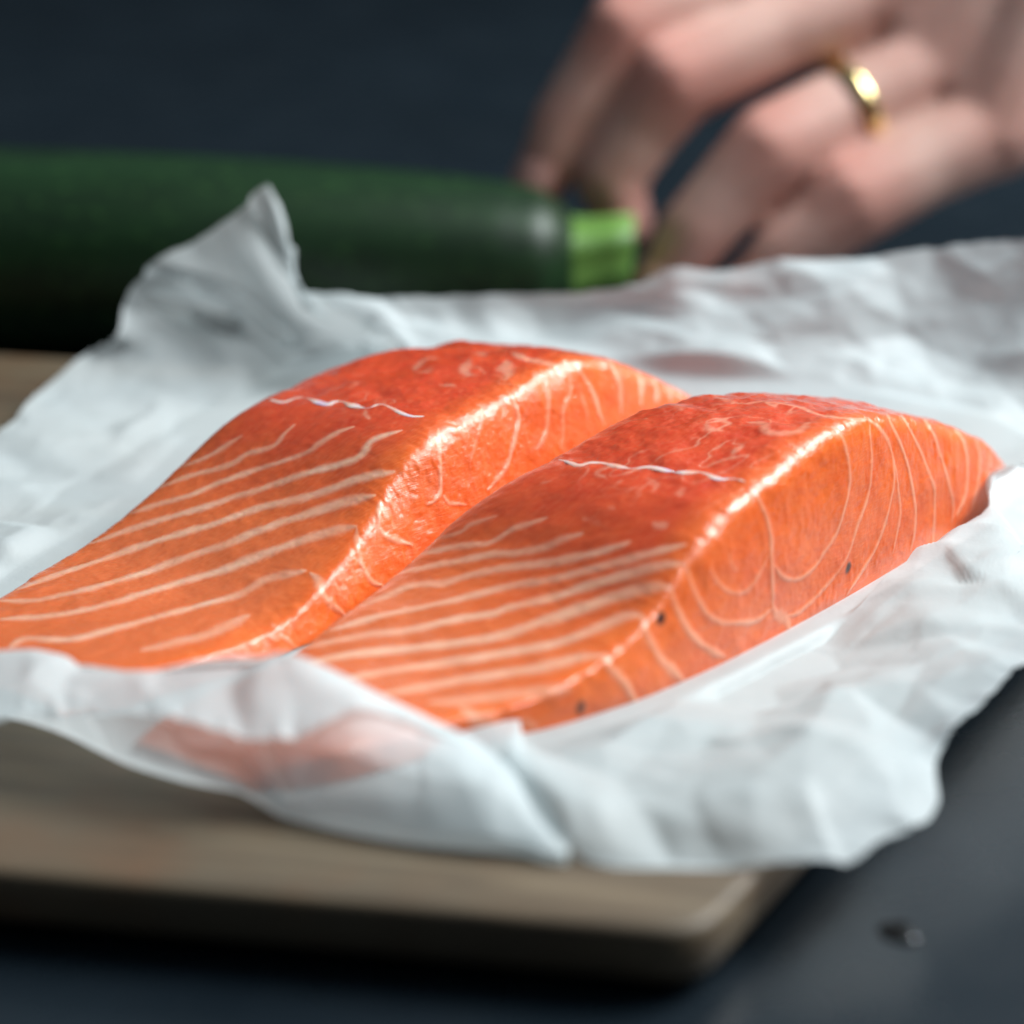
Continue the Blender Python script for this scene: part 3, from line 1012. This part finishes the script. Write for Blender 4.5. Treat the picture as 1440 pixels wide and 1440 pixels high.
    C = np.concatenate([np.repeat(cen[None, None], ns, 0), inner, C], 1)   # centre, inner, 4 controls

    def cr(p0, p1, p2, p3, u):
        return 0.5 * (2 * p1 + (p2 - p0) * u + (2 * p0 - 5 * p1 + 4 * p2 - p3) * u ** 2 + (3 * p1 - p0 - 3 * p2 + p3) * u ** 3)
    # round the sheet (closed)
    KA = 14
    ring = []
    for i in range(ns):
        for k in range(KA):
            u = k / KA
            lin = C[i] * (1 - u) + C[(i + 1) % ns] * u
            ring.append(0.75 * cr(C[i - 1], C[i], C[(i + 1) % ns], C[(i + 2) % ns], u) + 0.25 * lin)
    ring = np.array(ring)                               # (na, 6, 3)
    segs = [8, 14, 60, 70, 70]
    rows, rad = [], []
    nc = ring.shape[1]
    for j in range(nc - 1):
        p0 = ring[:, max(j - 1, 0)]
        p3 = ring[:, min(j + 2, nc - 1)]
        for k in range(segs[j]):
            u = k / segs[j]
            lin = ring[:, j] * (1 - u) + ring[:, j + 1] * u
            if j < 2:
                rows.append(lin)
            else:
                rows.append(0.6 * cr(p0, ring[:, j], ring[:, j + 1], p3, u) + 0.4 * lin)
            rad.append(j + u)
    rows.append(ring[:, -1])
    rad.append(nc - 1)
    S = np.stack(rows, 1)                               # (na, nr, 3)
    rad = np.array(rad)
    na, nr, _ = S.shape
    # sheet coordinates (cm) for the creases
    L = np.concatenate([np.zeros((na, 1)), np.cumsum(np.linalg.norm(np.diff(S, axis=1), axis=2), 1)], 1) / CM
    ang = np.unwrap(np.arctan2(*(ring[:, 2] - cen)[:, 1::-1].T))
    ang = ring[:, 2] - cen
    th = np.arctan2(ang[:, 1], ang[:, 0])
    sgn = np.tanh(S[..., 1] / 0.03)
    U = S[..., 0] / CM + 0.45 * S[..., 2] / CM
    Vv = S[..., 1] / CM + 0.9 * sgn * S[..., 2] / CM

    def crumple(spacing, seed):
        """random creased facets: piecewise linear heights on a Delaunay net"""
        r = np.random.default_rng(seed)
        lo_u, hi_u, lo_v, hi_v = U.min() - 1, U.max() + 1, Vv.min() - 1, Vv.max() + 1
        pts = []
        y = lo_v
        while y < hi_v:
            x = lo_u
            while x < hi_u:
                pts.append((x + r.uniform(-.45, .45) * spacing, y + r.uniform(-.45, .45) * spacing))
                x += spacing
            y += spacing
        hv = r.uniform(-1, 1, len(pts))
        vs, _, fs, ov, _, _ = delaunay_2d_cdt([Vector(p) for p in pts], [], [], 0, 1e-6)
        hv2 = np.array([hv[o[0]] if o else 0 for o in ov])
        P = np.array([tuple(v) for v in vs])
        # raster on a fine lookup grid
        step = 0.06
        nx, ny = int((hi_u - lo_u) / step) + 2, int((hi_v - lo_v) / step) + 2
        G = np.zeros((nx, ny))
        for f in fs:
            a, b, c = P[f[0]], P[f[1]], P[f[2]]
            x0, x1 = int((min(a[0], b[0], c[0]) - lo_u) / step), int((max(a[0], b[0], c[0]) - lo_u) / step) + 2
            y0, y1 = int((min(a[1], b[1], c[1]) - lo_v) / step), int((max(a[1], b[1], c[1]) - lo_v) / step) + 2
            x0, y0, x1, y1 = max(x0, 0), max(y0, 0), min(x1, nx), min(y1, ny)
            if x1 <= x0 or y1 <= y0:
                continue
            gx, gy = np.meshgrid(lo_u + np.arange(x0, x1) * step, lo_v + np.arange(y0, y1) * step, indexing='ij')
            den = (b[1] - c[1]) * (a[0] - c[0]) + (c[0] - b[0]) * (a[1] - c[1])
            if abs(den) < 1e-9:
                continue
            w0 = ((b[1] - c[1]) * (gx - c[0]) + (c[0] - b[0]) * (gy - c[1])) / den
            w1 = ((c[1] - a[1]) * (gx - c[0]) + (a[0] - c[0]) * (gy - c[1])) / den
            w2 = 1 - w0 - w1
            m = (w0 >= -1e-6) & (w1 >= -1e-6) & (w2 >= -1e-6)
            val = w0 * hv2[f[0]] + w1 * hv2[f[1]] + w2 * hv2[f[2]]
            G[x0:x1, y0:y1][m] = val[m]
        G = smooth1(smooth1(G, 0.6, 0), 0.6, 1)
        # warp a little so that no crease is a ruler line
        qu = U + 0.25 * fbm(U * 0.5, Vv * 0.5, 2, seed + 3)
        qv = Vv + 0.25 * fbm(U * 0.5 + 9, Vv * 0.5, 2, seed + 4)
        fx = np.clip((qu - lo_u) / step, 0, nx - 2)
        fy = np.clip((qv - lo_v) / step, 0, ny - 2)
        ix, iy = fx.astype(int), fy.astype(int)
        fx, fy = fx - ix, fy - iy
        return (G[ix, iy] * (1 - fx) + G[ix + 1, iy] * fx) * (1 - fy) + (G[ix, iy + 1] * (1 - fx) + G[ix + 1, iy + 1] * fx) * fy

    d = 0.42 * crumple(2.8, 5) + 0.24 * crumple(1.3, 17) + 0.045 * crumple(0.55, 23)
    d += 0.03 * fbm(U * 0.8, Vv * 0.8, 2, 77)
    amp = sstep(1.97, 2.35, rad)[None] * np.ones((na, 1))
    amp = amp * (1 - 0.35 * sstep(4.5, 5.0, rad)[None])
    du = np.roll(S, -1, 0) - np.roll(S, 1, 0)
    dv = np.gradient(S, axis=1)
    nrm = np.cross(du, dv)
    nrm /= np.linalg.norm(nrm, axis=2, keepdims=True) + 1e-12
    nrm = np.where(nrm[..., 2:3] < -0.2, -nrm, nrm)
    S = S + nrm * (d * amp * CM * 0.8)[..., None]
    # ragged, torn edge
    rag = 0.06 * fbm(th[:, None] * 40 + np.zeros((1, nr)), np.zeros((na, nr)), 3, 51) * sstep(4.6, 5, rad)[None]
    S[..., 2] += rag * CM
    # stay above board, clear of the counter
    over = (S[..., 0] / CM - 2.9) * 0.883 - (S[..., 1] / CM + 13.9) * 0.47 < -0.1
    S[..., 2] = np.where(over, np.maximum(S[..., 2], (ZB + 0.018) * CM), np.maximum(S[..., 2], 0.002))
    me = grid_mesh('paper_sheet', S - cen, wrap_u=True)
    o = link('paper_sheet', me, mat_paper())
    o.location = cen
    return tag(o, 'crumpled white waxed paper sheet under the salmon on the cutting board', 'paper')


make_paper()

# ------------------------------------------------------------------ zucchini
def make_zucchini():
    ctrl = np.array([(-21, 16.4, 2.2), (-15, 17.4, 2.55), (-8, 17.4, 2.45), (-3, 17.4, 2.28), (0.0, 17.4, 2.15), (1.0, 17.4, 2.2), (1.45, 17.42, 2.26)])
    radii = [1.3, 2.50, 2.42, 2.25, 2.05, 1.75, 1.15]
    e = empty('zucchini', (-0.08, 0.17, 0))
    off = np.array(e.location)
    n, k = 90, 64
    A = resample(ctrl, n)
    t = np.r_[0, np.cumsum(np.linalg.norm(np.diff(ctrl, axis=0), axis=1))]
    tt = np.linspace(0, t[-1], n)
    r = smooth1(np.interp(tt, t, radii), 1.2)
    end = np.clip(tt / 1.6, 0, 1)
    r = r * np.sqrt(1 - (1 - end) ** 2 + 1e-4)
    V = np.zeros((n, k + 1, 3))
    for i in range(n):
        for j in range(k + 1):
            a = 2 * math.pi * j / k
            rr = r[i] * (1 + 0.012 * math.cos(5 * a + 0.6))
            V[i, j] = (A[i, 0], A[i, 1] + rr * math.cos(a), A[i, 2] + rr * math.sin(a))
    V[..., 2] = np.maximum(V[..., 2], 0.0)
    link('body', grid_mesh('body', V * CM - off), mat_zucchini(), e)
    # ribbed, cut stem
    st = np.array([(1.30, 17.41, 2.24), (1.75, 17.44, 2.32), (2.3, 17.46, 2.42), (2.85, 17.48, 2.50), (2.9, 17.48, 2.51), (2.9, 17.48, 2.51)])
    sr = [1.12, 0.98, 0.92, 0.90, 0.82, 0.0]
    k = 60
    V = np.zeros((6, k + 1, 3))
    for i in range(6):
        for j in range(k + 1):
            a = 2 * math.pi * j / k
            rr = sr[i] * (1 + 0.085 * math.cos(5 * a + 0.6))
            V[i, j] = (st[i, 0] + 0.06 * math.sin(a), st[i, 1] + rr * math.cos(a), st[i, 2] + rr * math.sin(a))
    o = link('stem', grid_mesh('stem', V * CM - off), mat_stem(), e)
    o['label'] = 'pale green ribbed stem end'
    tag(e, 'dark green zucchini lying on the countertop behind the cutting board', 'zucchini')


make_zucchini()

# ------------------------------------------------------------------ hand
def make_hand():
    F = {
        'index': [(1120, -85, 22.6, 1.05), (990, -20, 21.8, .88), (880, 42, 21.1, .90), (838, 105, 21.0, .78), (795, 172, 20.9, .74), (757, 262, 20.6, .58)],
        'middle': [(1235, -5, 21.6, 1.08), (1090, 50, 20.9, .92), (952, 115, 20.2, .95), (905, 180, 20.2, .82), (858, 248, 20.1, .78), (878, 318, 19.9, .60)],
        'ring': [(1320, 95, 20.6, 1.08), (1200, 150, 19.8, .94), (1085, 212, 19.0, 1.0), (1030, 268, 18.8, .86), (980, 325, 18.6, .80), (930, 405, 18.4, .60)],
        'pinky': [(1400, 180, 19.4, 1.05), (1300, 228, 18.8, .94), (1203, 280, 18.2, .98), (1155, 322, 18.0, .80), (1105, 355, 17.9, .70), (1045, 415, 17.7, .50)],
        'thumb': [(1480, -150, 24.2, 1.3), (1260, -60, 25.2, 1.15), (1050, 60, 25.0, 1.0), (900, 150, 24.3, .95), (820, 215, 23.6, .7)],
    }
    wrist = [(1640, -290, 22.8, 1.9), (1600, -250, 21.6, 1.9), (1900, -480, 23.5, 2.3)]
    P = {k: [(at_y(x, y, Y_), r * 1.2 * CM) for x, y, Y_, r in v] for k, v in F.items()}
    W = [(at_y(x, y, Y_), r * CM) for x, y, Y_, r in wrist]
    bm = bmesh.new()

    def blob(a, ra, b, rb):
        n = max(2, int(np.linalg.norm(b - a) / (0.30 * min(ra, rb))) + 1)
        for t in np.linspace(0, 1, n):
            p = a * (1 - t) + b * t
            bmesh.ops.create_icosphere(bm, subdivisions=2, radius=ra * (1 - t) + rb * t, matrix=Matrix.Translation(Vector(p)))
    for k, ch in P.items():
        for (a, ra), (b, rb) in zip(ch[:-1], ch[1:]):
            blob(a, ra, b, rb)
    names = ['index', 'middle', 'ring', 'pinky']
    for i, k in enumerate(names):
        w = W[0][0] * (1 - i / 3) + W[1][0] * (i / 3)
        blob(P[k][0][0], P[k][0][1] * 1.05, w, 0.017)
    for a, b in zip(names[:-1], names[1:]):
        # webs and the filled back of the hand
        m0 = (P[a][0][0] + P[b][0][0]) / 2 + np.array((0.002, 0, 0.0))
        w = (W[0][0] + W[1][0]) / 2
        blob(m0, 0.0125, w, 0.018)
        blob(P[a][0][0], 0.0095, P[b][0][0], 0.0095)
    blob(P['thumb'][0][0], 0.014, W[0][0], 0.018)
    blob(P['thumb'][0][0], 0.013, P['index'][0][0], 0.010)
    blob(W[0][0], 0.019, W[2][0], 0.026)
    blob(W[1][0], 0.019, W[2][0], 0.026)
    me = bpy.data.meshes.new('hand_raw')
    bm.to_mesh(me)
    bm.free()
    tmp = bpy.data.objects.new('hand_raw', me)
    col.objects.link(tmp)
    m = tmp.modifiers.new('r', 'REMESH')
    m.mode = 'VOXEL'
    m.voxel_size = 0.0011
    s = tmp.modifiers.new('s', 'SMOOTH')
    s.factor = 0.5
    s.iterations = 14
    dg = bpy.context.evaluated_depsgraph_get()
    me2 = bpy.data.meshes.new_from_object(tmp.evaluated_get(dg))
    bpy.data.objects.remove(tmp)
    bpy.data.meshes.remove(me)
    me2.name = 'hand'
    n = len(me2.vertices)
    co = np.zeros(n * 3, np.float32)
    me2.vertices.foreach_get('co', co)
    co = co.reshape(-1, 3).astype(float)
    pink = np.zeros(n)
    for k in names:
        for j, a, rr in ((2, .85, .012), (4, .45, .010), (5, .75, .012), (0, .35, .016)):
            d = np.linalg.norm(co - P[k][j][0], axis=1)
            pink = np.maximum(pink, a * np.exp(-(d / rr) ** 2 * 0.9))
    pink = np.clip(pink + 0.10 + 0.08 * fbm(co[:, 0] * 60, co[:, 2] * 60, 3, 4), 0, 1)
    base = P['pinky'][0][0].copy(); base[2] = 0
    e = empty('hand', base)
    co2 = co - base
    me2.vertices.foreach_set('co', co2.astype(np.float32).reshape(-1))
    attr(me2, 'pink', pink)
    me2.materials.clear()
    link('skin', me2, mat_skin(), e)
    # nails
    nm = mat_nail()
    for k in names + ['thumb']:
        (a, ra), (b, rb) = P[k][-2], P[k][-1]
        ax = (b - a) / np.linalg.norm(b - a)
        # dorsal side: away from the palm
        prev = P[k][-3][0]
        dors = np.array((0.0, -0.35, 0.9)) if k != 'thumb' else np.array((0.0, 0.6, 0.6))
        if k == 'index':
            dors = np.array((-0.45, -0.75, 0.45))
        dors = dors - ax * (dors @ ax)
        dors /= np.linalg.norm(dors)
        sd = np.cross(ax, dors)
        V = np.zeros((9, 9, 3))
        for i, u in enumerate(np.linspace(-1, 1, 9)):
            for j, v in enumerate(np.linspace(-1, 1, 9)):
                g = v * math.radians(52) * (1 - 0.25 * max(0, u) ** 3)
                R = rb * 1.07 - 0.0003 * (u ** 2)
                V[i, j] = b - ax * 0.0022 + ax * u * 0.0052 * (1 - 0.18 * v * v) + (dors * math.cos(g) + sd * math.sin(g)) * R
        link('fingernail', grid_mesh('fingernail', V - base), nm, e)
    tag(e, 'left hand reaching for the zucchini stem, fingers bent, gold ring on ring finger', 'hand')
    # ring on the ring finger
    (a, ra), (b, rb) = P['ring'][0], P['ring'][1]
    (c2, rc) = P['ring'][2]
    ax = (c2 - a) / np.linalg.norm(c2 - a)
    cen = b
    x = np.cross(ax, np.array((0, 0, 1.0))); x /= np.linalg.norm(x)
    y = np.cross(x, ax)
    k = 72
    prof = [(-.23, -.02), (-.20, .06), (-.1, .10), (0, .115), (.1, .10), (.20, .06), (.23, -.02), (0, -.05), (-.23, -.02)]
    V = np.zeros((k, len(prof), 3))
    for i in range(k):
        g = 2 * math.pi * i / k
        for j, (u, w) in enumerate(prof):
            V[i, j] = (x * math.cos(g) + y * math.sin(g)) * (rb * 0.985 + w * CM * 1.1) + ax * u * CM
    o = link('ring', grid_mesh('ring', V, wrap_u=True), mat_gold())
    o.location = cen
    tag(o, 'plain gold ring worn on the ring finger of the hand', 'ring')


make_hand()

# ------------------------------------------------------------------ small things on the counter
def pebble(name, loc, size, mat, seed):
    bm = bmesh.new()
    bmesh.ops.create_icosphere(bm, subdivisions=3, radius=1.0)
    r = random.Random(seed)
    ph = [r.uniform(0, 6) for _ in range(4)]
    for v in bm.verts:
        k = 1 + 0.16 * math.sin(3 * v.co.x + ph[0]) + 0.12 * math.sin(4 * v.co.y + ph[1])
        v.co = Vector((v.co.x * size[0] * k, v.co.y * size[1] * k, max(-0.35, v.co.z) * size[2] * k + 0.35 * size[2]))
    me = bpy.data.meshes.new(name)
    bm.to_mesh(me)
    bm.free()
    o = link(name, me, mat)
    o.location = loc
    return o


p = at_z(1258, 1311, 0)
tag(pebble('crumb', p, (0.0024, 0.0030, 0.0006), mat_crumb(), 2), 'dark crumb on the countertop beside a tiny water drop', 'crumb')
p = at_z(1279, 1318, 0)
tag(pebble('water_drop', p, (0.0016, 0.0020, 0.0006), mat_water(), 5), 'tiny clear water drop next to the dark crumb on the countertop', 'drop')
